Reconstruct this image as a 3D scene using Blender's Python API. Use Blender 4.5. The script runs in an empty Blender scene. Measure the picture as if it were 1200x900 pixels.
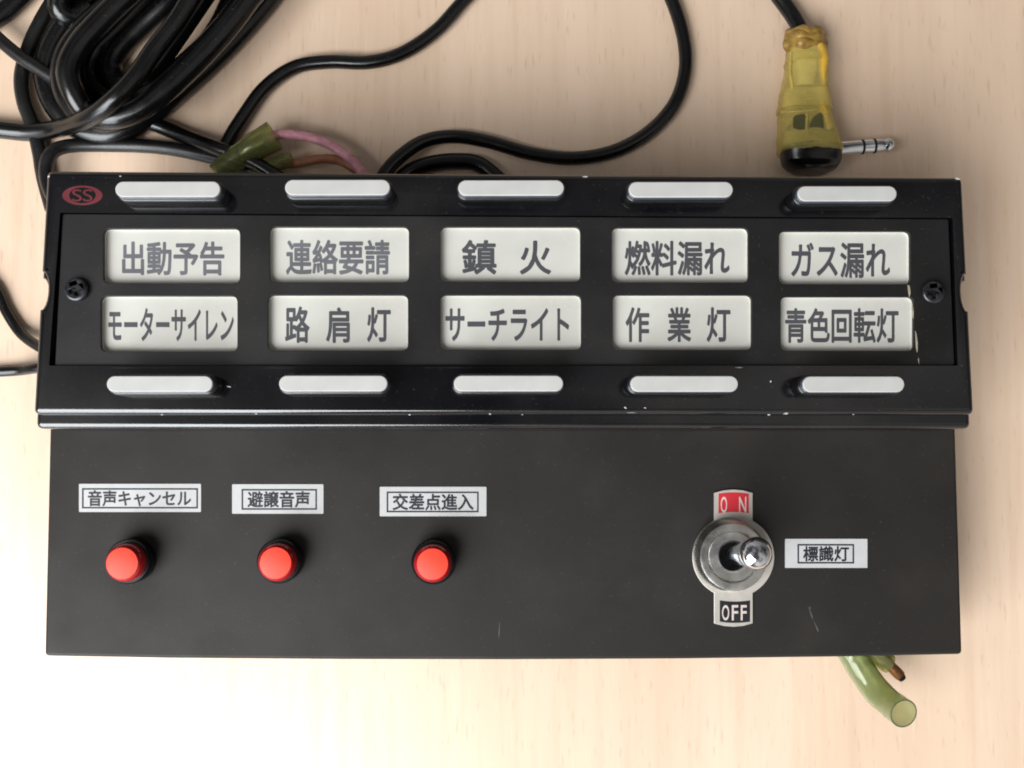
import bpy, bmesh, math, random
from mathutils import Vector, Matrix, noise

random.seed(7)
SC = bpy.context.scene
COL = SC.collection
K = 0.001                      # everything below is measured in millimetres

# ------------------------------------------------------------------ camera
F_PX, CAM_H = 1180.0, 283.0    # focal length in photo pixels, height above table in mm
NAD = (565.0, 538.0)           # where straight down falls in the 1200x900 photo
d0 = Vector(((NAD[0]-600)/F_PX, -(NAD[1]-450)/F_PX, -1)).normalized()
w0 = -d0
x0 = (Vector((1, 0, 0)) - w0*w0.x).normalized()
y0 = w0.cross(x0)
ROT = Matrix((x0, y0, w0))     # camera axes -> world axes
cam_d = bpy.data.cameras.new('camera')
cam_d.sensor_width = 36
cam_d.lens = 36*F_PX/1200
cam_d.clip_start = 0.005
cam_d.clip_end = 50
cam = bpy.data.objects.new('camera', cam_d)
COL.objects.link(cam)
cam.matrix_world = Matrix.Translation((0, 0, CAM_H*K)) @ ROT.to_4x4()
SC.camera = cam

# ------------------------------------------------------------------ room light
world = bpy.data.worlds.new('World')
SC.world = world
world.use_nodes = True
wn, wl = world.node_tree.nodes, world.node_tree.links
bg = wn['Background']
# a dim room seen only in reflections and as fill: uneven walls, paler towards the window side
w_tc = wn.new('ShaderNodeTexCoord')
w_nz = wn.new('ShaderNodeTexNoise')
w_nz.inputs['Scale'].default_value = 1.3
w_nz.inputs['Detail'].default_value = 2
wl.new(w_tc.outputs['Generated'], w_nz.inputs['Vector'])
w_rp = wn.new('ShaderNodeValToRGB')
w_rp.color_ramp.elements[0].position = .38
w_rp.color_ramp.elements[0].color = (.10, .10, .11, 1)
w_rp.color_ramp.elements[1].position = .60
w_rp.color_ramp.elements[1].color = (1.05, 1.0, .94, 1)
wl.new(w_nz.outputs['Fac'], w_rp.inputs[0])
w_dot = wn.new('ShaderNodeVectorMath')
w_dot.operation = 'DOT_PRODUCT'
w_dot.inputs[1].default_value = (-.75, -.66, 0)
wl.new(w_tc.outputs['Generated'], w_dot.inputs[0])
w_mr = wn.new('ShaderNodeMapRange')
w_mr.inputs[1].default_value, w_mr.inputs[2].default_value = -1, 1
w_mr.inputs[3].default_value, w_mr.inputs[4].default_value = .25, 1.6
wl.new(w_dot.outputs['Value'], w_mr.inputs[0])
w_mx = wn.new('ShaderNodeVectorMath')
w_mx.operation = 'SCALE'
wl.new(w_rp.outputs[0], w_mx.inputs[0])
wl.new(w_mr.outputs[0], w_mx.inputs['Scale'])
wl.new(w_mx.outputs[0], bg.inputs[0])
bg.inputs[1].default_value = 0.58

def lamp(name, loc, target, sx, sy, energy, color):
    l = bpy.data.lights.new(name, 'AREA')
    l.shape = 'RECTANGLE'
    l.size, l.size_y, l.energy, l.color = sx, sy, energy, color
    o = bpy.data.objects.new(name, l)
    COL.objects.link(o)
    o.location = loc
    o.rotation_euler = (Vector(target)-Vector(loc)).to_track_quat('-Z', 'Y').to_euler()
    return o
lamp('window_light', (-0.46, -0.50, 0.70), (-0.05, -0.03, 0), 0.8, 0.6, 18.5, (0.97, 0.99, 1.0))
lamp('low_window_light', (-0.42, -0.66, 0.27), (0.0, 0.0, 0.02), 0.45, 0.14, 3.0, (0.80, 0.90, 1.0))

SC.view_settings.view_transform = 'Standard'
SC.view_settings.look = 'None'
SC.view_settings.exposure = 0.12
SC.view_settings.gamma = 1.0
SC.cycles.pixel_filter_type = 'BLACKMAN_HARRIS'
SC.cycles.filter_width = 1.9

# ------------------------------------------------------------------ helpers
def P(px, py, z):
    """point of the photo at height z (mm) -> (x, y) in mm"""
    d = ROT @ Vector(((px-600)/F_PX, -(py-450)/F_PX, -1))
    t = (z-CAM_H)/d.z
    return Vector((d.x*t, d.y*t))
def P3(px, py, z):
    p = P(px, py, z)
    return Vector((p.x, p.y, z))

WL = {}                         # world location (mm) of every object built
def tag(o, label=None, cat=None, group=None, kind=None):
    if label: o['label'] = label
    if cat: o['category'] = cat
    if group: o['group'] = group
    if kind: o['kind'] = kind
    return o
def empty(name, loc, label, cat, group=None):
    o = bpy.data.objects.new(name, None)
    o.empty_display_size = 0.01
    COL.objects.link(o)
    o.location = Vector(loc)*K
    WL[o] = Vector(loc)
    return tag(o, label, cat, group)
def obj(name, me, mat, parent=None, smooth=35, label=None):
    """link a mesh whose vertices are world millimetres as one object"""
    vs = [v.co for v in me.vertices]
    lo = Vector((min(v.x for v in vs), min(v.y for v in vs), min(v.z for v in vs)))
    hi = Vector((max(v.x for v in vs), max(v.y for v in vs), max(v.z for v in vs)))
    c = (lo+hi)/2
    c.z = lo.z
    me.transform(Matrix.Scale(K, 4) @ Matrix.Translation(-c))
    me.name = name
    me.materials.clear()
    me.materials.append(mat)
    if smooth:
        me.shade_smooth()
        me.set_sharp_from_angle(angle=math.radians(smooth))
    o = bpy.data.objects.new(name, me)
    COL.objects.link(o)
    if parent:
        o.parent = parent
        o.location = (c-WL[parent])*K
    else:
        o.location = c*K
    WL[o] = c
    if label: o['label'] = label
    return o
def from_curve(cu):
    o = bpy.data.objects.new('tmp', cu)
    COL.objects.link(o)
    dg = bpy.context.evaluated_depsgraph_get()
    dg.update()
    me = bpy.data.meshes.new_from_object(o.evaluated_get(dg))
    bpy.data.objects.remove(o)
    bpy.data.curves.remove(cu)
    return me
def rpoly(pts, r, n=6):
    """polygon with rounded corners"""
    out = []
    m = len(pts)
    for i in range(m):
        a, b, c = Vector(pts[i-1]), Vector(pts[i]), Vector(pts[(i+1) % m])
        u, v = (a-b), (c-b)
        rr = min(r, u.length*.49, v.length*.49)
        u.normalize(); v.normalize()
        ang = u.angle(v)
        t = min(rr/math.tan(ang/2), (a-b).length*.49, (c-b).length*.49)
        p, q = b+u*t, b+v*t
        for k in range(n+1):
            s = k/n
            out.append((p*(1-s)+b*s)*(1-s)+(b*(1-s)+q*s)*s)
    return out
def circle(c, r, n=40):
    return [Vector((c[0]+r*math.cos(2*math.pi*k/n), c[1]+r*math.sin(2*math.pi*k/n))) for k in range(n)]
def stadium(p, q, hy, n=14):
    """long pill between the points p and q, half height hy"""
    a = math.atan2(q.y-p.y, q.x-p.x)
    out = [q+Vector((math.cos(a-math.pi/2+math.pi*k/n), math.sin(a-math.pi/2+math.pi*k/n)))*hy for k in range(n+1)]
    out += [p+Vector((math.cos(a+math.pi/2+math.pi*k/n), math.sin(a+math.pi/2+math.pi*k/n)))*hy for k in range(n+1)]
    return out
def slab(outline, z0, z1, holes=(), bevel=0.0, res=3):
    """flat plate with holes between z0 and z1, edges rounded by bevel"""
    cu = bpy.data.curves.new('c', 'CURVE')
    cu.dimensions = '2D'
    cu.fill_mode = 'BOTH'
    for pts in [outline]+list(holes):
        s = cu.splines.new('POLY')
        s.points.add(len(pts)-1)
        for k, p in enumerate(pts):
            s.points[k].co = (p[0], p[1], 0, 1)
        s.use_cyclic_u = True
    cu.extrude = max((z1-z0)/2-bevel, 0)
    if bevel:
        cu.bevel_depth = bevel
        cu.bevel_resolution = res
        cu.offset = -bevel
    me = from_curve(cu)
    me.transform(Matrix.Translation((0, 0, (z0+z1)/2)))
    return me
def domed(outline, z0, z1, hole, b, n=6):
    """plate with a hole whose outer edge alone is rounded"""
    m = len(outline)
    pts = [Vector(p) for p in outline]
    area = sum(pts[i-1].x*pts[i].y-pts[i].x*pts[i-1].y for i in range(m))
    sg = 1 if area > 0 else -1
    nr = []
    for i in range(m):
        a, c = pts[i-1], pts[(i+1) % m]
        t = (c-a).normalized()
        nr.append(Vector((-t.y, t.x))*sg)
    ins = [p+q*b for p, q in zip(pts, nr)]
    me = slab(ins, z1, z1, holes=[hole])
    bm = bmesh.new()
    bm.from_mesh(me)
    for v in bm.verts: v.co.z = z1
    bmesh.ops.remove_doubles(bm, verts=bm.verts, dist=.0005)
    rings = []
    for k in range(n+1):
        a = math.pi/2*k/n
        rings.append([bm.verts.new((p.x+q.x*b*(1-math.sin(a)), p.y+q.y*b*(1-math.sin(a)), z1-b+b*math.cos(a))) for p, q in zip(pts, nr)])
    rings.append([bm.verts.new((p.x, p.y, z0)) for p in pts])
    rings.append([bm.verts.new((p.x, p.y, z0)) for p in ins])
    for A, B in zip(rings, rings[1:]):
        for k in range(m):
            bm.faces.new((A[k], A[(k+1) % m], B[(k+1) % m], B[k]))
    h1 = [bm.verts.new((p[0], p[1], z1)) for p in hole]
    h2 = [bm.verts.new((p[0], p[1], z0)) for p in hole]
    for k in range(len(hole)):
        j = (k+1) % len(hole)
        bm.faces.new((h1[k], h1[j], h2[j], h2[k]))
    bmesh.ops.remove_doubles(bm, verts=bm.verts, dist=.002)
    bmesh.ops.recalc_face_normals(bm, faces=bm.faces)
    bm.to_mesh(me)
    bm.free()
    return me
def text(s, box, z, bold=0.0, h=0.02):
    """lettering fitted to a photo box (x0, y0, x1, y1) lying at height z"""
    cu = bpy.data.curves.new('t', 'FONT')
    cu.body = s
    cu.resolution_u = 4
    me = from_curve(cu)
    off = [(0, 0)] if not bold else [(0, 0)]+[(bold*math.cos(k*math.pi/4), bold*math.sin(k*math.pi/4)) for k in range(8)]
    bm = bmesh.new()
    for k, (dx, dy) in enumerate(off):
        c = me.copy()
        c.transform(Matrix.Translation((dx, dy, k)))
        bm.from_mesh(c)
        bpy.data.meshes.remove(c)
    bm.to_mesh(me)
    bm.free()
    xs = [v.co.x for v in me.vertices]; ys = [v.co.y for v in me.vertices]
    ax, bx, ay, by = min(xs), max(xs), min(ys), max(ys)
    for v in me.vertices:
        u, w = (v.co.x-ax)/(bx-ax), (v.co.y-ay)/(by-ay)
        p = P(box[0]+(box[2]-box[0])*u, box[3]+(box[1]-box[3])*w, z)
        v.co = (p.x, p.y, z+h+v.co.z*.003)
    return me
def join(meshes):
    bm = bmesh.new()
    for m in meshes:
        bm.from_mesh(m)
    me = bpy.data.meshes.new('j')
    bm.to_mesh(me)
    bm.free()
    return me
def lathe(profile, mat4, n=40, cap=True, tooth=None):
    """surface of revolution of (radius, height) pairs"""
    bm = bmesh.new()
    rings = []
    for (r, z) in profile:
        ring = []
        for k in range(n):
            rr = r
            if tooth and r > tooth[0] and k % 2: rr = r-tooth[1]
            a = 2*math.pi*k/n
            ring.append(bm.verts.new(mat4 @ Vector((rr*math.cos(a), rr*math.sin(a), z))))
        rings.append(ring)
    for a, b in zip(rings, rings[1:]):
        for k in range(n):
            bm.faces.new((a[k], a[(k+1) % n], b[(k+1) % n], b[k]))
    if cap:
        bm.faces.new(list(reversed(rings[0])))
        bm.faces.new(rings[-1])
    bmesh.ops.recalc_face_normals(bm, faces=bm.faces)
    me = bpy.data.meshes.new('l')
    bm.to_mesh(me)
    bm.free()
    return me
def at(x, y, z=0):
    return Matrix.Translation((x, y, z))
def spline(pts, step=1.2):
    """dense Catmull-Rom path"""
    pts = [Vector(p) for p in pts]
    q = [pts[0]*2-pts[1]]+pts+[pts[-1]*2-pts[-2]]
    out = []
    for i in range(1, len(q)-2):
        a, b, c, d = q[i-1:i+3]
        n = max(2, int((c-b).length/step))
        for k in range(n):
            t = k/n
            out.append(.5*((2*b)+(c-a)*t+(2*a-5*b+4*c-d)*t*t+(3*b-a-3*c+d)*t**3))
    out.append(pts[-1])
    return out
def tube(path, rad, n=18, cap=True, hollow=0.0, wob=0.0):
    """round cord along a dense path; rad is a number or a function of 0..1"""
    bm = bmesh.new()
    m = len(path)
    f = rad if callable(rad) else (lambda t: rad)
    def sweep(scale, flip):
        rings = []
        t0 = (path[1]-path[0]).normalized()
        up = Vector((0, 0, 1)) if abs(t0.z) < .9 else Vector((1, 0, 0))
        nrm = (up-t0*up.dot(t0)).normalized()
        for i, p in enumerate(path):
            t = (path[min(i+1, m-1)]-path[max(i-1, 0)]).normalized()
            nrm = (nrm-t*nrm.dot(t)).normalized()
            b = t.cross(nrm)
            r = f(i/(m-1))*scale
            if wob: r *= 1+wob*noise.noise(p*.35)
            rings.append([bm.verts.new(p+(nrm*math.cos(2*math.pi*k/n)+b*math.sin(2*math.pi*k/n))*r) for k in range(n)])
        for a, b2 in zip(rings, rings[1:]):
            for k in range(n):
                bm.faces.new((a[k], a[(k+1) % n], b2[(k+1) % n], b2[k]))
        return rings
    R1 = sweep(1, False)
    if hollow:
        R2 = sweep(1-hollow, True)
        for e in (0, -1):
            for k in range(n):
                bm.faces.new((R1[e][k], R1[e][(k+1) % n], R2[e][(k+1) % n], R2[e][k]))
    elif cap:
        bm.faces.new(R1[0]); bm.faces.new(R1[-1])
    bmesh.ops.recalc_face_normals(bm, faces=bm.faces)
    me = bpy.data.meshes.new('tube')
    bm.to_mesh(me)
    bm.free()
    return me
def px_path(pts, zd, step=1.2):
    return spline([P3(p[0], p[1], p[2] if len(p) > 2 else zd) for p in pts], step)

# ------------------------------------------------------------------ materials
def srgb(r, g, b):
    f = lambda c: (c/255/12.92) if c/255 <= .04045 else ((c/255+.055)/1.055)**2.4
    return (f(r), f(g), f(b), 1)
def pm(name, col, rough=.4, metal=0, var=.12, scale=350, bump=0.0, bscale=1500, rvar=.15, coat=0, spec=.5, clear=0.0, tint=None, dust=0.0, smudge=0.0, trans=0.0):
    m = bpy.data.materials.new(name)
    m.use_nodes = True
    nt = m.node_tree
    N, L = nt.nodes, nt.links
    b = N['Principled BSDF']
    tc = N.new('ShaderNodeTexCoord')
    nz = N.new('ShaderNodeTexNoise')
    nz.inputs['Scale'].default_value = scale
    nz.inputs['Detail'].default_value = 5
    L.new(tc.outputs['Object'], nz.inputs['Vector'])
    mr = N.new('ShaderNodeMapRange')
    mr.inputs[1].default_value, mr.inputs[2].default_value = .3, .7
    mr.inputs[3].default_value, mr.inputs[4].default_value = 1-var, 1+var
    L.new(nz.outputs['Fac'], mr.inputs[0])
    mx = N.new('ShaderNodeVectorMath')
    mx.operation = 'SCALE'
    mx.inputs[0].default_value = col[:3]
    L.new(mr.outputs[0], mx.inputs['Scale'])
    cur = mx.outputs[0]
    def over(cur, sc, lo, hi, c2, amount):
        n4 = N.new('ShaderNodeTexNoise')
        n4.inputs['Scale'].default_value = sc
        n4.inputs['Detail'].default_value = 4
        L.new(tc.outputs['Object'], n4.inputs['Vector'])
        m4 = N.new('ShaderNodeMapRange')
        m4.inputs[1].default_value, m4.inputs[2].default_value = lo, hi
        m4.inputs[3].default_value, m4.inputs[4].default_value = 0, amount
        L.new(n4.outputs['Fac'], m4.inputs[0])
        x4 = N.new('ShaderNodeMix'); x4.data_type = 'RGBA'
        L.new(m4.outputs[0], x4.inputs[0])
        L.new(cur, x4.inputs[6])
        x4.inputs[7].default_value = c2
        return x4.outputs[2]
    if smudge: cur = over(cur, 38, .52, .72, srgb(92, 84, 76), smudge)
    if dust: cur = over(cur, 1500, .66, .74, srgb(150, 146, 140), dust)
    L.new(cur, b.inputs['Base Color'])
    b.inputs['Transmission Weight'].default_value = trans
    b.inputs['IOR'].default_value = 1.4 if trans else 1.5
    r2 = N.new('ShaderNodeMapRange')
    r2.inputs[1].default_value, r2.inputs[2].default_value = .3, .7
    r2.inputs[3].default_value, r2.inputs[4].default_value = max(rough-rvar*rough, .02), min(rough+rvar*rough, 1)
    n2 = N.new('ShaderNodeTexNoise')
    n2.inputs['Scale'].default_value = scale*.35
    n2.inputs['Detail'].default_value = 6
    L.new(tc.outputs['Object'], n2.inputs['Vector'])
    L.new(n2.outputs['Fac'], r2.inputs[0])
    L.new(r2.outputs[0], b.inputs['Roughness'])
    b.inputs['Metallic'].default_value = metal
    b.inputs['Specular IOR Level'].default_value = spec
    b.inputs['Coat Weight'].default_value = coat
    b.inputs['Coat Roughness'].default_value = .08
    if bump:
        n3 = N.new('ShaderNodeTexNoise')
        n3.inputs['Scale'].default_value = bscale
        n3.inputs['Detail'].default_value = 3
        L.new(tc.outputs['Object'], n3.inputs['Vector'])
        bp = N.new('ShaderNodeBump')
        bp.inputs['Strength'].default_value = bump
        bp.inputs['Distance'].default_value = .0003
        L.new(n3.outputs['Fac'], bp.inputs['Height'])
        L.new(bp.outputs[0], b.inputs['Normal'])
    if clear:
        tr = N.new('ShaderNodeBsdfTransparent')
        tr.inputs[0].default_value = tint
        ms = N.new('ShaderNodeMixShader')
        ms.inputs[0].default_value = clear
        L.new(b.outputs[0], ms.inputs[1]); L.new(tr.outputs[0], ms.inputs[2])
        L.new(ms.outputs[0], N['Material Output'].inputs[0])
    return m

def wood_material():
    m = bpy.data.materials.new('beech_laminate')
    m.use_nodes = True
    nt = m.node_tree
    N, L = nt.nodes, nt.links
    b = N['Principled BSDF']
    tc = N.new('ShaderNodeTexCoord')
    def layer(sx, sy, rot, detail, lo, hi):
        mp = N.new('ShaderNodeMapping')
        mp.inputs['Rotation'].default_value = (0, 0, math.radians(rot))
        mp.inputs['Scale'].default_value = (sx, sy, 1)
        L.new(tc.outputs['Object'], mp.inputs[0])
        nz = N.new('ShaderNodeTexNoise')
        nz.inputs['Scale'].default_value = 1
        nz.inputs['Detail'].default_value = detail
        L.new(mp.outputs[0], nz.inputs['Vector'])
        mr = N.new('ShaderNodeMapRange')
        mr.interpolation_type = 'SMOOTHSTEP'
        mr.inputs[1].default_value, mr.inputs[2].default_value = lo, hi
        L.new(nz.outputs['Fac'], mr.inputs[0])
        return mr.outputs[0]
    def mix(fac, a, col, strength):
        mul = N.new('ShaderNodeMath'); mul.operation = 'MULTIPLY'
        L.new(fac, mul.inputs[0]); mul.inputs[1].default_value = strength
        mx = N.new('ShaderNodeMix'); mx.data_type = 'RGBA'
        L.new(mul.outputs[0], mx.inputs[0])
        if isinstance(a, tuple): mx.inputs[6].default_value = a
        else: L.new(a, mx.inputs[6])
        mx.inputs[7].default_value = col
        return mx.outputs[2]
    c = mix(layer(28, 5, 4, 3, .3, .7), srgb(222, 196, 172), srgb(212, 185, 160), 1.0)     # broad figure
    c = mix(layer(260, 14, 5, 4, .42, .75), c, srgb(186, 150, 120), .22)                   # soft grain lines
    c = mix(layer(1000, 125, 5, 2, .61, .72), c, srgb(164, 124, 94), .25)                   # short dark flecks
    c = mix(layer(700, 60, 3, 2, .58, .75), c, srgb(230, 204, 178), .25)                   # pale rays
    L.new(c, b.inputs['Base Color'])
    b.inputs['Roughness'].default_value = .38
    b.inputs['Specular IOR Level'].default_value = .95
    return m

M = {}
M['wood'] = wood_material()
M['gloss_black'] = pm('gloss_black_paint', srgb(8, 8, 11), .15, spec=.8, dust=.07, smudge=.05, var=.25, scale=120, rvar=.35, bump=.04, bscale=900)
M['satin_black'] = pm('satin_black_panel', srgb(15, 14, 14), .5, spec=.4, dust=.08, smudge=.06, var=.2, scale=140, rvar=.2, bump=.05)
M['matte_black'] = pm('matte_black_vinyl', srgb(25, 21, 18), .58, var=.15, scale=60, rvar=.3, bump=.05, bscale=2500, spec=.34, dust=.06, smudge=.06)
M['black_plastic'] = pm('black_plastic', srgb(9, 9, 11), .26, var=.2, rvar=.3)
M['milk'] = pm('milky_white_plastic', srgb(172, 171, 168), .55, spec=.35, var=.05, scale=200)
M['label_plate'] = pm('ivory_label_plate', srgb(186, 185, 178), .3, var=.07, scale=90, coat=.3)
M['pocket'] = pm('pale_pocket_wall', srgb(205, 203, 192), .35, var=.05)
M['skirt'] = pm('smoked_clear_plastic', srgb(58, 62, 72), .15, var=.1, coat=.5)
M['ink'] = pm('grey_lettering_ink', srgb(66, 66, 70), .45, var=.15, scale=90)
M['ink_sheen'] = pm('sheen_paled_lettering_ink', srgb(92, 92, 97), .45, var=.2, scale=90)  # window sheen over the left lettering, put into a paler ink colour
M['sticker'] = pm('pale_tape_sticker', srgb(176, 176, 176), .4, var=.05)
M['sticker_ink'] = pm('dark_blue_ink', srgb(24, 24, 34), .5, var=.1)
M['red_lens'] = pm('dark_red_lens', srgb(150, 12, 20), .2, var=.08, coat=.4)
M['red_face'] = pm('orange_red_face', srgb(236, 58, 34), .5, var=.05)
M['chrome'] = pm('chrome', srgb(218, 221, 227), .1, 1, var=.1, scale=200, rvar=.2)
M['steel'] = pm('dull_steel', srgb(205, 203, 198), .3, 1, var=.18, scale=400, rvar=.3)
M['dark_steel'] = pm('blackened_screw', srgb(70, 70, 74), .34, .85, var=.45, scale=600, rvar=.4)
M['alu'] = pm('brushed_legend_plate', srgb(182, 176, 168), .42, .35, var=.08)
M['legend_red'] = pm('legend_red', srgb(178, 36, 46), .4, var=.06)
M['legend_black'] = pm('legend_black', srgb(22, 22, 26), .4, var=.1)
M['legend_ink'] = pm('legend_pale_letters', srgb(190, 176, 170), .45, var=.05)
M['emblem_red'] = pm('emblem_dull_red', srgb(92, 33, 40), .4, var=.12)
M['void'] = pm('dark_recess', srgb(8, 8, 9), .6)
M['cable'] = pm('black_cable_jacket', srgb(7, 7, 8), .26, dust=.1, var=.2, rvar=.3, bump=.05, bscale=700)
M['cable_dull'] = pm('worn_black_jacket', srgb(14, 14, 15), .36, dust=.16, var=.3, rvar=.25, bump=.06, bscale=700)
M['pink'] = pm('pink_wire_insulation', srgb(204, 142, 154), .45, var=.3, scale=500)
M['brown'] = pm('brown_wire_insulation', srgb(150, 98, 70), .4, var=.2, scale=500)
M['copper'] = pm('copper_end', srgb(140, 90, 60), .4, .6, var=.3, scale=700)
M['green'] = pm('olive_tubing', srgb(198, 202, 140), .16, var=.12, scale=250, trans=.85)
M['pale_green'] = pm('pale_green_tubing', srgb(190, 202, 162), .14, var=.08, scale=250, trans=.92)
M['tape'] = pm('yellow_tape', srgb(216, 198, 118), .28, var=.22, scale=120, bump=.6, bscale=260, clear=.6, tint=(.97, .93, .70, 1), coat=.3)
M['tape_fold'] = pm('amber_tape_fold', srgb(196, 156, 54), .3, var=.15, scale=250, bump=.2, bscale=300)
M['tape_knot'] = pm('brown_gummed_tape', srgb(138, 108, 48), .4, var=.4, scale=500, bump=.6, bscale=500)
M['olive_dark'] = pm('dark_olive_plastic', srgb(82, 80, 46), .4, var=.2)
M['cream'] = pm('cream_core', srgb(196, 186, 130), .4, var=.1)
M['chip'] = pm('chipped_bare_metal', srgb(205, 205, 205), .4, .3, var=.2, scale=900)
M['film'] = pm('yellowed_film_edge', srgb(150, 142, 124), .35, var=.2)

# ------------------------------------------------------------------ the table
bm = bmesh.new()
bmesh.ops.create_cube(bm, size=1, matrix=Matrix.Translation((0, 40, -14)) @ Matrix.Diagonal((1400, 800, 28, 1)))
me = bpy.data.meshes.new('t')
bm.to_mesh(me); bm.free()
tag(obj('table_top', me, M['wood'], smooth=0), 'pale beech table top with fine brown flecks under the panel', 'table', kind='structure')

# ------------------------------------------------------------------ the control panel
ZL, ZU = 25.0, 47.0            # top of the lower chassis, top of the upper case
panel = empty('control_panel', (5, 0, 0), 'black control panel with ten lettered windows, white bars, three red buttons and a toggle', 'control panel')

# lower chassis: bent sheet, open at the front and the rear
lo_l, lo_r = P(52, 769, ZL), P(1128, 767, ZL)
up_l, up_r = P(58, 505, ZL), P(1120, 503, ZL)
rl, rr = up_l+(up_l-lo_l)*.75, up_r+(up_r-lo_r)*.75
top = slab(rpoly([lo_l, P(200, 771.5, ZL), P(400, 773, ZL), P(600, 773.3, ZL), P(800, 772.3, ZL), P(980, 770, ZL), lo_r, rr, rl], 1.2), ZL-2, ZL, bevel=.8)
sides = []
for a, b, s in ((lo_l, up_l, 1), (lo_r, up_r, -1)):
    o = Vector((s*.25, 0)); i = Vector((s*1.8, 0)); e = Vector((0, .6))
    sides.append(slab([a+o+e, b+o, b+i, a+i+e], 0.0, ZL-.9))
brk = slab([Vector((-80, 20)), Vector((95, 20)), Vector((95, 22)), Vector((-80, 22))], 0.0, ZL-1.6)
obj('lower_chassis', join([top]+sides+[brk]), M['matte_black'], panel)

# upper case: base tray and cover with a notch in each end
def case_outline(z, g=0.0, front=0.0):
    yb = 486 if z > ZU-1 else 502.5
    xs = 0 if z > ZU-1 else 1.5
    tl, tr, br, bl = P(54, 199.5, z), P(1129, 207, z), P(1143-xs*3, yb, z), P(38+xs*2, yb, z)
    tl += Vector((-g, g)); tr += Vector((g, g)); br += Vector((g, -front)); bl += Vector((-g, -front))
    def notch(a, b, t, hw, depth, side):
        d = (b-a).normalized(); n = Vector((d.y, -d.x))*side
        c = a+(b-a)*t
        return [c+d*hw*math.cos(math.pi-math.pi*k/12)+n*depth*math.sin(math.pi*k/12) for k in range(13)]
    right = notch(tr, br, .49, 4.6, 1.5, 1)
    left = notch(bl, tl, .505, 4.6, 1.6, 1)
    cr = rpoly([tl, tr, br, bl], 1.6)
    k = len(cr)//4
    return cr[:2*k]+right+cr[2*k:]+left if False else cr[:k]+cr[k:2*k]+right+cr[2*k:3*k]+cr[3*k:]+left
pan_c = [(72, 250), (1113, 256), (1120, 428), (63, 428)]
pan = [P(x, y, ZU) for x, y in pan_c]
pan_hole = rpoly([pan[0]+Vector((-.3, .15)), pan[1]+Vector((.7, .15)), pan[2]+Vector((.5, -.1)), pan[3]+Vector((-1.1, -.1))], .3)
tray = domed(case_outline(ZU-2.6, 0, 0)[:], ZL+.02, ZU-2.6, rpoly([pan[0]+Vector((-2.2, 2)), pan[1]+Vector((2.2, 2)), pan[2]+Vector((2.2, -2)), pan[3]+Vector((-2.2, -2))], .3), 1.3)
obj('case_tray', tray, M['gloss_black'], panel)
cover = domed(case_outline(ZU, 0, 0), ZU-2.4, ZU, pan_hole, 1.4)
obj('case_cover', cover, M['gloss_black'], panel)

# name plate panel with ten windows
TXT = [
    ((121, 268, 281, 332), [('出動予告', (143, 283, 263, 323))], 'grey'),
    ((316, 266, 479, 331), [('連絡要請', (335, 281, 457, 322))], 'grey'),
    ((516, 266, 680, 330), [('鎮', (541, 281, 582, 322)), ('火', (609, 282, 646, 322))], 'dark'),
    ((717, 267, 877, 331), [('燃料漏れ', (732, 282, 855, 323))], 'dark'),
    ((913, 271, 1067, 333), [('ガス漏れ', (927, 284, 1043, 326))], 'dark'),
    ((118, 347, 278, 412), [('モーターサイレン', (127, 361, 274, 400))], 'dark'),
    ((314, 346, 478, 411), [('路', (334, 359, 363, 402)), ('肩', (382, 360, 410, 402)), ('灯', (430, 360, 458, 401))], 'dark'),
    ((516, 346, 681, 410), [('サーチライト', (522, 361, 667, 400))], 'dark'),
    ((718, 346, 881, 410), [('作', (733, 360, 761, 401)), ('業', (782, 360, 810, 401)), ('灯', (828, 360, 856, 401))], 'dark'),
    ((915, 348, 1071, 411), [('青色回転灯', (920, 361, 1053, 402))], 'dark'),
]
ZP = ZU-.7
ZW = ZP-1.8
holes = []
def wbox(b, z, g=0.0):
    q = [P(b[0], b[1], z), P(b[2], b[1], z), P(b[2], b[3], z), P(b[0], b[3], z)]
    s = [(-g, g), (g, g), (g, -g), (-g, -g)]
    return [p+Vector(t) for p, t in zip(q, s)]
for b, t, c in TXT:
    holes.append(rpoly(wbox(b, ZP), 1.6))
face = slab(rpoly(pan, .6), ZP-1.2, ZP, holes=holes, bevel=.12, res=1)
obj('face_plate', face, M['satin_black'], panel)
# dark bed under the face plate, closing the case
obj('inner_bed', slab(rpoly([pan[0]+Vector((-1.5, 1)), pan[1]+Vector((1.5, 1)), pan[2]+Vector((1.5, -1)), pan[3]+Vector((-1.5, -1))], .3), 36.5, ZW-1.5), M['void'], panel)
for b, t, c in TXT:
    outer = rpoly(wbox(b, ZP, .75), 2.0)
    inner = rpoly(wbox(b, ZP, .02), 1.6)
    win = obj('name_window', slab(outer, ZW-1.4, ZW), M['label_plate'], panel, label='ivory window lettered '+''.join(x[0] for x in t))
    obj('pocket_wall', slab(outer, ZW+.01, ZP-1.22, holes=[inner]), M['pocket'], win)
    k = (ZP-ZW)
    ms = []
    for s, bx in t:
        ms.append(text(s, bx, ZW, bold=.024))
    obj('lettering', join(ms), M['ink_sheen'] if c == 'grey' else M['ink'], win, smooth=0)

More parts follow.
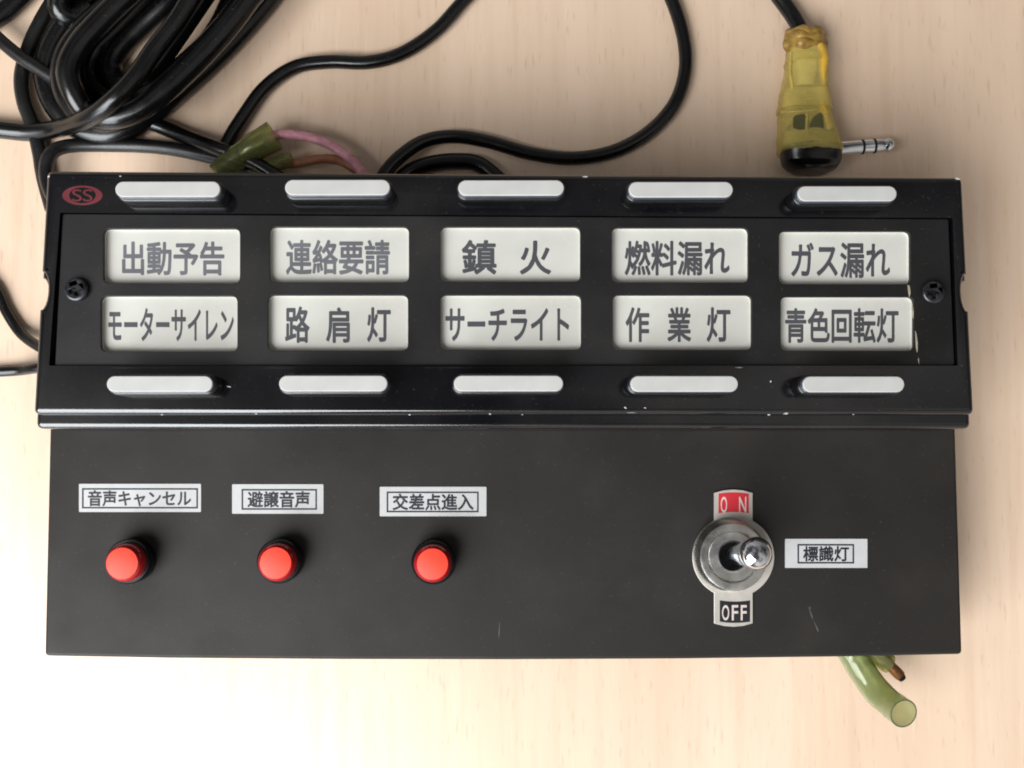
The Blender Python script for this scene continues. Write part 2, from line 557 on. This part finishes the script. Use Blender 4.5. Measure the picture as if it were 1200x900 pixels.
# screws on the face plate
def cross_outline(c, a, w, rot):
    pts = []
    for k in range(4):
        for (u, v) in ((a, -w), (a, w), (w, w)):
            x, y = u, v
            th = rot+k*math.pi/2
            pts.append(Vector((c.x+x*math.cos(th)-y*math.sin(th), c.y+x*math.sin(th)+y*math.cos(th))))
    return pts
for (x, y, rot) in ((88, 339, .35), (1095, 342, .1)):
    z = ZP+1.5
    c = P(x, y, z)
    r = 2.75
    head = slab(circle(c, r, 36), ZP+.02, z, holes=[cross_outline(c, 1.45, .36, rot)], bevel=.55, res=3)
    sc = obj('screw', head, M['dark_steel'], panel)
    obj('cross_recess', slab(circle(c, 1.9, 24), ZP+.05, ZP+.5), M['void'], sc)

# emblem, top left corner
em_c = (96.5, 229)
def ell(cx, cy, rx, ry, z, n=44):
    return [P(cx+rx*math.cos(2*math.pi*k/n), cy+ry*math.sin(2*math.pi*k/n), z) for k in range(n)]
z = ZU+.04
em = obj('emblem', slab(ell(96.5, 229, 23.5, 11.5, z), ZU-.1, z), M['emblem_red'], panel)
obj('emblem_disc', slab(ell(96.5, 229, 15.5, 9.2, z), z-.02, z+.04), M['gloss_black'], em)
obj('lettering', join([text('S', (84.5, 222, 96, 236), z+.06, bold=.0), text('S', (97, 222, 108.5, 236), z+.06, bold=.0)]), M['emblem_red'], em, smooth=0)

# white push bars
BARS = [(135, 258, 212.5, 230.5), (334, 457, 210.5, 228.5), (537, 661, 211, 229), (737, 859, 213, 231), (935, 1051, 218, 235.5),
        (125, 249, 440.5, 459), (327, 454, 440, 458.5), (532, 660, 440, 458.5), (739, 865, 440.5, 459), (941, 1060, 441, 459.5)]
for (ax, bx, ay, by) in BARS:
    zt = ZU+7.6
    cy = (ay+by)/2
    hy = (P(ax, ay, zt)-P(ax, by, zt)).length/2
    p, q = P(ax, cy, zt)+Vector((hy, 0)), P(bx, cy, zt)-Vector((hy, 0))
    bt = obj('push_bar', slab(stadium(p, q, hy+.62), ZU+.02, ZU+5.6, bevel=.5, res=3), M['black_plastic'], panel)
    obj('clear_skirt', slab(stadium(p, q, hy+.22), ZU+5.55, ZU+6.95, bevel=.15, res=2), M['skirt'], bt)
    obj('cap', slab(stadium(p, q, hy), ZU+6.96, zt, bevel=.2, res=3), M['milk'], bt)

# red push buttons
for (x, y) in ((143, 660.3), (322.8, 659.8), (506.8, 661)):
    zt = ZL+8.5
    c = P(x, y, zt)
    r = 4.65
    bz = lathe([(5.5, ZL+.02), (5.5, ZL+4.2), (5.2, ZL+4.7), (3.6, ZL+4.7)], at(c.x, c.y), 48)
    b = obj('push_button', bz, M['black_plastic'], panel)
    ln = lathe([(r, ZL+4.72), (r, ZL+6.7), (r-.15, ZL+7.0), (r-.75, zt-.1), (r-.85, zt-.02)], at(c.x, c.y), 48)
    lens = obj('red_lens', ln, M['red_lens'], b)
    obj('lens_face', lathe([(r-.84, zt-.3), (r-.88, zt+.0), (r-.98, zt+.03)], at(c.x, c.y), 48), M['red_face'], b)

# printed tape stickers
STK = [((92.5, 567, 235.5, 600), (97, 573, 231, 595), '音声キャンセル', (103, 574.5, 224, 593.5)),
       ((272, 567.5, 379, 602), (284, 574, 370.5, 596.5), '避譲音声', (290, 575.5, 363, 595)),
       ((445, 570.5, 570, 605), (454, 577, 560, 599.5), '交差点進入', (460, 578.5, 555, 598)),
       ((920, 631.5, 1016.5, 665.5), (935.5, 638.5, 1000, 659.5), '標識灯', (941, 640, 995, 658))]
for ob, fb, s, tb in STK:
    z = ZL+.12
    st = obj('sticker', slab(rpoly(wbox(ob, z), .25), ZL+.01, z), M['sticker'], panel, label='pale sticker printed '+s)
    w = .2
    fr = slab(wbox(fb, z+.03, w), z+.005, z+.03, holes=[wbox(fb, z+.03, -w)])
    obj('printed_frame', fr, M['sticker_ink'], st, smooth=0)
    obj('lettering', text(s, tb, z, bold=.026, h=.03), M['sticker_ink'], st, smooth=0)

# toggle switch with its legend plate
cx, cy = 859.5, 652.5
hw, R0 = 22.6, 48.0
hy = math.sqrt(R0*R0-hw*hw)
def tabfield(x0, x1, y0, y1, bow0, bow1, z):
    """field with bowed upper and lower edges, in photo pixels from the switch centre"""
    n = 8
    up = [P(cx+x0+(x1-x0)*k/n, cy+y0-bow0*(1-(2*k/n-1)**2), z) for k in range(n+1)]
    dn = [P(cx+x1+(x0-x1)*k/n, cy+y1+bow1*(1-(2*k/n-1)**2), z) for k in range(n+1)]
    return up+dn
zl = ZL+.5
px = [(-hw, -75), (-hw*.5, -78), (0, -79), (hw*.5, -78), (hw, -75)]
a0 = math.atan2(-hy, hw); 
px += [(R0*math.cos(a0+(-2*a0)*k/20), R0*math.sin(a0+(-2*a0)*k/20)) for k in range(21)]
px += [(hw, 78), (hw*.5, 81), (0, 82), (-hw*.5, 81), (-hw, 78)]
b0 = math.atan2(hy, -hw)
px += [(R0*math.cos(b0+(2*math.pi-2*b0)*k/20), R0*math.sin(b0+(2*math.pi-2*b0)*k/20)) for k in range(21)]
lg = obj('legend_plate', slab([P(cx+u, cy+v, zl) for u, v in px], ZL+.02, zl, bevel=.1, res=1), M['alu'], panel)
obj('on_field', slab(tabfield(-17.5, 18, -74, -51, 1.5, -1.5, zl), zl-.05, zl+.03), M['legend_red'], lg)
obj('off_field', slab(tabfield(-16, 19.5, 51, 76, -1.5, 1.5, zl), zl-.05, zl+.03), M['legend_black'], lg)
obj('on_lettering', join([text('O', (844.5, 582, 852, 601), zl, bold=.01, h=.05), text('N', (866, 582, 874.5, 601), zl, bold=.01, h=.05)]), M['legend_ink'], lg, smooth=0)
obj('off_lettering', join([text('O', (846, 709, 854.5, 727), zl, bold=.012, h=.05), text('F', (857.5, 709, 865, 727), zl, bold=.012, h=.05), text('F', (868, 709, 875, 727), zl, bold=.012, h=.05)]), M['legend_ink'], lg, smooth=0)
sw = P(858, 652, ZL+4)
nut = lathe([(9.2, zl+.02), (9.35, zl+.3), (9.35, zl+.9), (8.75, zl+4.3), (8.3, zl+4.8), (7.9, zl+4.9), (6.6, zl+4.9), (6.5, zl+4.2), (6.4, zl+4.2)], at(sw.x, sw.y), 180, cap=False, tooth=(8.6, .5))
ts = obj('toggle_switch', nut, M['steel'], panel, smooth=50)
obj('bushing', lathe([(6.35, zl+.1), (6.35, zl+4.3), (6.0, zl+4.7), (4.1, zl+4.7), (3.6, zl+4.2), (3.6, zl+.3)], at(sw.x, sw.y), 56, cap=False), M['steel'], ts)
obj('bushing_well', lathe([(3.75, zl+.2), (3.75, zl+.7), (3.6, zl+.75)], at(sw.x, sw.y), 40), M['void'], ts)
tip = P3(889, 648, ZL+24)
base = Vector((sw.x, sw.y, ZL+1.5))
ax = (tip-base)
Ln = ax.length
mt = Matrix.Translation(base) @ ax.to_track_quat('Z', 'Y').to_matrix().to_4x4()
prof = [(2.3, 0), (2.35, Ln*.25), (2.7, Ln*.5), (3.4, Ln*.75), (3.8, Ln*.9)]
for k in range(1, 9):
    a = k/8*math.pi/2
    prof.append((max(3.85*math.cos(a), .05), Ln*.92+3.0*math.sin(a)))
obj('lever', lathe(prof, mt, 40), M['chrome'], ts, smooth=60)

# paint chips, a scratch, painted edge highlights and the torn film edge
def chip(x, y, w, h, z, a=0, n=9):
    pts = []
    for k in range(n):
        t = 2*math.pi*k/n
        rr = random.uniform(.55, 1.1)
        u, v = w/2*math.cos(t)*rr, h/2*math.sin(t)*rr
        pts.append(P(x+u*math.cos(a)-v*math.sin(a), y+u*math.sin(a)+v*math.cos(a), z))
    return slab(pts, z-.05, z+.025)
CH = [(686, 207, 9, 2.2, 0), (57, 207, 3, 3, 0), (921, 484.5, 7, 2.6, -.1), (901, 486, 4, 2.2, 0), (1122, 209.5, 7, 2.4, .2), (740, 483, 20, 1.8, 0),
      (733, 478, 4, 2, .5), (756, 478, 3, 1.4, 0), (268, 453, 6, 1.5, .2), (263, 240, 1.8, 1.8, 0), (903, 447, 2.2, 2.2, 0), (190, 486, 4, 1.6, 0),
      (480, 486, 3, 1.6, 0), (574, 485, 3, 2, 0), (612, 486, 3, 1.4, 0), (865, 430.8, 10, 1.1, 0), (1000, 485.5, 3, 1.3, 0), (300, 485, 3, 1.3, 0), (141, 200.5+6, 3, 1.4, 0)]
chips = [chip(x, y, w, h, ZU-.35 if y > 480 else ZU+.02, a) for x, y, w, h, a in CH]
for c in chips: obj('paint_chip', c, M['chip'], panel, smooth=0)
sc = [chip(900, 462, 30, 1.0, ZU+.02, -.6), chip(170, 431.2, 90, .7, ZU+.02), chip(330, 431.2, 60, .6, ZU+.02), chip(560, 431, 130, .6, ZU+.02), chip(800, 431, 120, .6, ZU+.02), chip(1030, 431, 70, .9, ZU+.02)]  # first is a scratch, the rest paint the highlight along the panel's lower edge
for c in sc: obj('scratch_and_edge_glint', c, M['dark_steel'], panel, smooth=0)
fl = [chip(1065.5, 341, 3.4, 17, ZP+.02, -.15), chip(1069.5, 365, 2.4, 26, ZP+.02, -.06), chip(1074, 401, 2.6, 30, ZP+.02, -.08), chip(1076.5, 423, 1.4, 10, ZP+.02, -.08)]
for c in fl: obj('film_edge', c, M['film'], panel, smooth=0)
M['scuff'] = pm('grey_scuff', srgb(62, 61, 62), .6, var=.3, scale=600)
for a in ((585, 738, 1.6, 26, ZL+.02, .04), (950, 718, 2, 20, ZL+.02, -.35), (957, 735, 2, 16, ZL+.02, -.4), (949, 712, 4, 3, ZL+.02)):
    obj('scuff_mark', chip(*a), M['scuff'], panel, smooth=0)

# ------------------------------------------------------------------ cables
def cord(name, pts, r, label, cat='cable', z=None, mat='cable', group=None, wob=.02, n=18):
    o = obj(name, tube(px_path(pts, r if z is None else z), r, wob=wob, n=n), M[mat], smooth=60)
    return tag(o, label, cat, group)
R = 3.25
coil = [
    # one continuous cord wound round and round: upper flank, turn at the lower left, lower flank, far turn off the picture
    (150, -60, 4), (112, -8, 4), (80, 25, 4), (60, 58, 4), (54, 90, 3.3), (64, 122, 3.3), (88, 148, 3.3), (122, 158, 3.3), (158, 146, 3.3), (200, 114, 3.3), (245, 75, 3.3), (290, 28, 3.3), (325, -15, 3.3),
    (380, -95, 5), (350, -170, 6), (270, -170, 8),
    (190, -70, 9), (145, -8, 9), (105, 28, 9), (80, 60, 9), (73, 90, 9), (82, 120, 9), (104, 140, 9), (136, 140, 9), (172, 117, 9), (215, 80, 9), (258, 38, 9), (295, -12, 9),
    (345, -95, 9), (330, -150, 8), (270, -140, 7),
    (215, -65, 5), (175, -8, 5), (138, 32, 4), (112, 58, 3.3), (103, 84, 3.3), (112, 106, 3.3), (138, 120, 3.3), (172, 112, 3.3), (216, 82, 3.3), (254, 38, 4), (280, -15, 5),
    (315, -90, 6), (310, -130, 8), (275, -120, 9),
    (235, -65, 8), (204, -8, 6), (168, 28, 4), (142, 54, 3.3), (131, 76, 3.4), (137, 94, 4), (152, 99, 7), (174, 84, 10), (205, 42, 10), (242, -12, 10),
    (290, -80, 10), (310, -110, 12), (330, -100, 14),
    (318, -40, 15), (290, 0, 15), (262, 36, 15), (225, 76, 14.5), (188, 110, 14.5), (155, 132, 14), (125, 138, 13.5), (100, 130, 12), (86, 108, 14), (80, 82, 14.8), (92, 54, 14.8), (120, 22, 14.8), (158, -14, 14.8), (210, -60, 14),
    (240, -90, 16), (250, -110, 16), (200, -90, 14), (120, -45, 12), (82, -18, 10), (70, -2, 9), (72, 14, 8), (88, 20, 6), (110, 10, 6),
]
tag(obj('coiled_cable', tube(px_path(coil, 4), R, wob=.015, n=20), M['cable'], smooth=60), 'thick glossy black cable coiled in a heavy bundle at the upper left', 'cable')
cord('black_cable', [(-40, 149), (0, 152), (35, 155), (70, 150, 6), (102, 139, 15), (132, 118, 20), (157, 92, 20), (181, 58, 19), (207, 24, 19), (235, -20, 19), (268, -60, 15)], 2.5,
     'black cable running in from the left edge and crossing over the top of the coil', z=2.6)
cord('black_cable', [(95, -40, 3), (70, -8, 2.3), (52, 20, 2.3), (35, 55, 2.3), (26, 90, 2.3), (29, 120, 2.3), (39, 146, 2.3), (47, 178, 2.3), (52, 208, 2.3), (62, 245, 2.3)], 2.2,
     'dull black cable bowing left of the coil, then down behind the panel corner', mat='cable_dull')
cord('black_cable', [(75, 250, 9), (58, 222, 8), (54, 198, 7.4), (60, 180, 7), (78, 171.5, 5), (120, 170, 3), (180, 172, 2.5), (230, 180, 3), (285, 196, 3), (330, 225, 3)], 1.95,
     'black cable bent round a sharp corner and lying just above the panel rear edge', mat='cable_dull')
cord('black_cable', [(130, 112, 2.2), (165, 138, 2.2), (195, 151, 2.2), (228, 164, 4), (260, 176, 6.6), (300, 192, 7), (345, 222, 7)], 2.1,
     'short length of black cable slanting from under the coil to the green tubing')
cord('black_cable', [(-40, 10), (-12, 36), (8, 54), (26, 68), (46, 81), (75, 98), (100, 105)], 1.9,
     'black cable slanting in from the left edge and passing under the bowed cable', z=6.5, mat='cable_dull')
cord('black_cable', [(-40, 40), (-10, 24), (15, 5), (40, -22), (60, -50)], 2.9,
     'thick black cable cutting across the extreme top left corner')
cord('black_cable', [(95, 420, 10), (60, 412, 8), (42, 404, 5), (24, 390, 2), (8, 366, 1.6), (-8, 335, 1.6), (-45, 305, 1.6), (-90, 345, 1.6), (-80, 415, 1.6), (-35, 436, 1.6), (0, 435.5, 1.6), (24, 434, 2), (45, 431, 5), (95, 424, 8)], 1.45,
     'thin black cable looping out to the left from beneath the panel end')
cord('black_cable', [(580, -30), (548, -4), (512, 35), (472, 62), (432, 73), (385, 72.5), (345, 79), (310, 103), (284, 138), (268, 164), (260, 186), (266, 220)], 1.95,
     'black cable arching from the top edge down to the green tubing')
cord('black_cable', [(765, -35), (785, -5), (800, 40), (803, 82), (790, 122), (760, 155), (720, 177), (672, 185.5), (622, 180), (572, 166), (532, 160, 2.6), (498, 165, 4), (472, 181, 5), (452, 202, 5.5), (435, 235, 5)], 1.95,
     'black cable making a wide bow on the bare wood behind the panel')
cord('black_cable', [(455, 225, 3), (478, 202, 2.4), (505, 192, 2.4), (535, 189, 2.4), (562, 193, 2.4), (590, 215, 2.4)], 2.3,
     'low black cable hump just peeking out behind the panel rear edge')

# ------------------------------------------------------------------ spliced wires behind the panel
sp = empty('spliced_wire', P3(330, 175, 0), 'pink wire crimped in a wide olive green sleeve behind the panel', 'wire', 'wires spliced behind the panel')
obj('wire', tube(px_path([(296, 172, 8), (322, 159, 8.5), (345, 158, 8.5), (370, 163, 8), (394, 174, 7.5), (414, 190, 7), (432, 212, 7)], 8), 1.35, wob=.06), M['pink'], sp)
obj('sleeve', tube(px_path([(255, 204, 6), (270, 191, 6.5), (295, 174, 7.5), (322, 159, 8)], 8), lambda t: 3.1+1.1*t, hollow=.12, wob=.05, n=28), M['green'], sp)
obj('crimp', tube(px_path([(284, 182, 7.2), (298, 173, 7.8), (312, 165, 8.2)], 8), 2.2), M['steel'], sp)
sp = empty('spliced_wire', P3(360, 188, 0), 'brown wire ending in a small olive sleeve against the panel rear edge', 'wire', 'wires spliced behind the panel')
obj('wire', tube(px_path([(330, 192, 6), (352, 191, 6), (378, 186, 6.5), (402, 190, 6), (430, 208, 6)], 8), 1.3, wob=.05), M['brown'], sp)
obj('sleeve', tube(px_path([(300, 205, 5), (320, 194, 6), (342, 186, 6.5)], 8), 2.1, hollow=.15, wob=.05, n=24), M['green'], sp)

# ------------------------------------------------------------------ tubing ends under the front edge
tb = empty('tubing_end', P3(1030, 800, 0), 'open pale green tube end sticking out below the front edge', 'tubing', 'tubing ends at the front edge')
obj('tube_wall', tube(px_path([(975, 735, 10), (993, 757, 10), (1008, 782, 10), (1026, 808, 12), (1043, 824, 16), (1059, 836, 22)], 8, .8), 3.75, hollow=.1, wob=.04, n=32), M['pale_green'], tb)
tb = empty('tubing_end', P3(1045, 780, 0), 'small green tube end with a burnt copper wire tip below the front edge', 'tubing', 'tubing ends at the front edge')
obj('tube_wall', tube(px_path([(1000, 742, 9), (1020, 760, 9), (1034, 773, 9), (1042, 778, 9)], 8, .8), 2.7, hollow=.12, wob=.05, n=28), M['green'], tb)
wt = obj('wire_tip', tube(px_path([(1020, 758, 9), (1035, 772, 9), (1046, 783, 9.2), (1055, 792, 9.4)], 8, .6), lambda t: 2.1-.7*t, wob=.12), M['copper'], tb)
obj('burnt_end', tube(px_path([(1053, 790, 9.4), (1058, 796, 9.4)], 8, .4), lambda t: 1.5-.5*t), M['void'], wt)

# ------------------------------------------------------------------ taped jack plug
pl = empty('audio_plug', P3(945, 120, 0), 'right angle headphone plug wrapped in yellow tape, lying at the upper right', 'plug')
def loft(secs, nz=.0, n=28, seed=0, power=3.0):
    """body along the photo's y: (y, x left, x right, z bottom, z top)"""
    bm = bmesh.new()
    rings = []
    for (y, xl, xr, zb, zt) in secs:
        zc = (zb+zt)/2
        c = P((xl+xr)/2, y, zc)
        rx = (P(xr, y, zc)-P(xl, y, zc)).length/2
        rz = (zt-zb)/2
        ring = []
        for k in range(n):
            a = 2*math.pi*k/n
            ca, sa = math.cos(a), math.sin(a)
            e = (abs(ca)**power+abs(sa)**power)**(-1/power)
            v = Vector((c.x+rx*ca*e, c.y, zc+rz*sa*e))
            if nz:
                v += noise.noise_vector(v*.22+Vector((seed, 0, 0)))*nz+noise.noise_vector(v*.6+Vector((seed, 5, 0)))*nz*.45
                v.z = max(v.z, .05)
            ring.append(bm.verts.new(v))
        rings.append(ring)
    for a, b in zip(rings, rings[1:]):
        for k in range(n):
            bm.faces.new((a[k], a[(k+1) % n], b[(k+1) % n], b[k]))
    bm.faces.new(rings[0]); bm.faces.new(rings[-1])
    bmesh.ops.recalc_face_normals(bm, faces=bm.faces)
    me = bpy.data.meshes.new('loft')
    bm.to_mesh(me); bm.free()
    return me
def densify(s, m=5):
    out = []
    for a, b in zip(s, s[1:]):
        for k in range(m):
            t = k/m
            out.append(tuple(u*(1-t)+v*t for u, v in zip(a, b)))
    return out+[s[-1]]
obj('tape_wrap', loft(densify([(53, 926, 962, 1, 8), (60, 923, 967, .6, 9), (85, 921, 968, .4, 10), (105, 918, 968, .3, 10), (125, 914, 969, .2, 10.5), (150, 913, 976, .2, 11), (168, 914, 981, .2, 12.2), (177, 914, 984, .2, 12.4), (180, 914.5, 984, .3, 11.8)]), nz=.45, power=4.5), M['tape'], pl, smooth=60)
for sec in ([(57, 923.5, 966, .6, 9.1), (76, 920.5, 968.5, .4, 10)], [(108, 916.5, 969, .2, 10.6), (131, 912.5, 971, .1, 11.1)], [(160, 914, 977.5, .1, 12.0), (174, 914.5, 982, .1, 12.6)]):
    obj('tape_band', loft(densify(sec), nz=.5, power=4.5, seed=.15), M['tape'], pl, smooth=60)
obj('plug_body', loft(densify([(150, 921, 974, .9, 9.5), (174, 917, 983, .4, 10.6), (179, 916, 984, .3, 12), (184, 916, 984.5, .1, 11.6), (192, 918, 983, .1, 11.3), (198, 924, 979, .3, 10.6), (201.5, 931, 970, .8, 9.6)]), n=32), M['black_plastic'], pl)
obj('dark_window', join([slab(rpoly([P(930, 136, 11), P(943, 134, 11), P(943, 155, 11), P(929, 150, 11)], .8), 9.6, 11.5), slab(rpoly([P(952, 138, 11), P(962, 131, 11), P(966, 160, 11), P(947, 151, 11)], .8), 9.6, 11.5)]), M['olive_dark'], pl)
obj('cream_core', loft(densify([(66, 930, 960, 2, 8.6), (104, 930, 952, 2, 9.4)])), M['cream'], pl)
obj('tape_fold', tube(px_path([(960, 52, 8.6), (965, 64, 8.6), (964, 85, 9.2), (966, 104, 9.2), (963, 122, 9.4), (967, 136, 9.4), (972, 152, 9)], 8, .8), lambda t: 1.0+.3*math.sin(9*t), wob=.35), M['tape_fold'], pl)
for cr in ([(927, 62, 8.6), (926, 84, 9.4), (929, 106, 9.8)], [(929, 106, 9.8), (941, 107, 10.1), (953, 104, 9.9)], [(915, 131, 8.6), (930, 131, 10.6), (950, 129, 10.7), (966, 126, 9)], [(945.5, 133, 11), (945, 150, 11.4), (946, 160, 11.8)], [(926, 158, 11.2), (938, 154, 11.6), (950, 160, 11.9), (966, 166, 11.6)]):
    obj('tape_crease', tube(px_path(cr, 9, .7), .42, n=8, wob=.5), M['tape'], pl, smooth=60)
kn = [tube(px_path([(924+random.uniform(-2, 2), 40+dy, 5+dz), (934, 37+dy, 8+dz), (945, 38+dy, 8.6+dz), (956, 38+dy, 7.5+dz), (961+random.uniform(-1, 2), 43+dy, 5+dz)], 8, .5), 1.7, wob=.5) for dy, dz in ((0, 0), (5, .4), (9, .2), (13, .3))]
obj('tape_knot', join(kn), M['tape_knot'], pl, smooth=50)
obj('cable', tube(px_path([(885, -40, 3), (912, -5, 3), (930, 20, 4), (939, 38, 5), (943, 56, 5)], 3), 2.3, wob=.02), M['cable'], pl)
# metal pin with two insulating rings
p0, p1 = P3(978, 174.5, 5.6), P3(1047, 169.5, 5.6)
ax = p1-p0
Ln = ax.length
mt = Matrix.Translation(p0) @ ax.to_track_quat('Z', 'Y').to_matrix().to_4x4()
r = 2.0
pin = obj('pin', lathe([(2.1, 0), (2.1, Ln*.12), (r, Ln*.13), (r, Ln*.64), (r*.98, Ln*.8), (r*.8, Ln*.84), (r*1.0, Ln*.89), (r*.95, Ln*.93), (r*.6, Ln*.985), (.3, Ln)], mt, 32), M['chrome'], pl)
for t in (.46, .66):
    obj('insulating_ring', lathe([(r+.02, Ln*(t-.018)), (r+.09, Ln*(t-.012)), (r+.09, Ln*(t+.018)), (r+.02, Ln*(t+.024))], mt, 32), M['void'], pin)
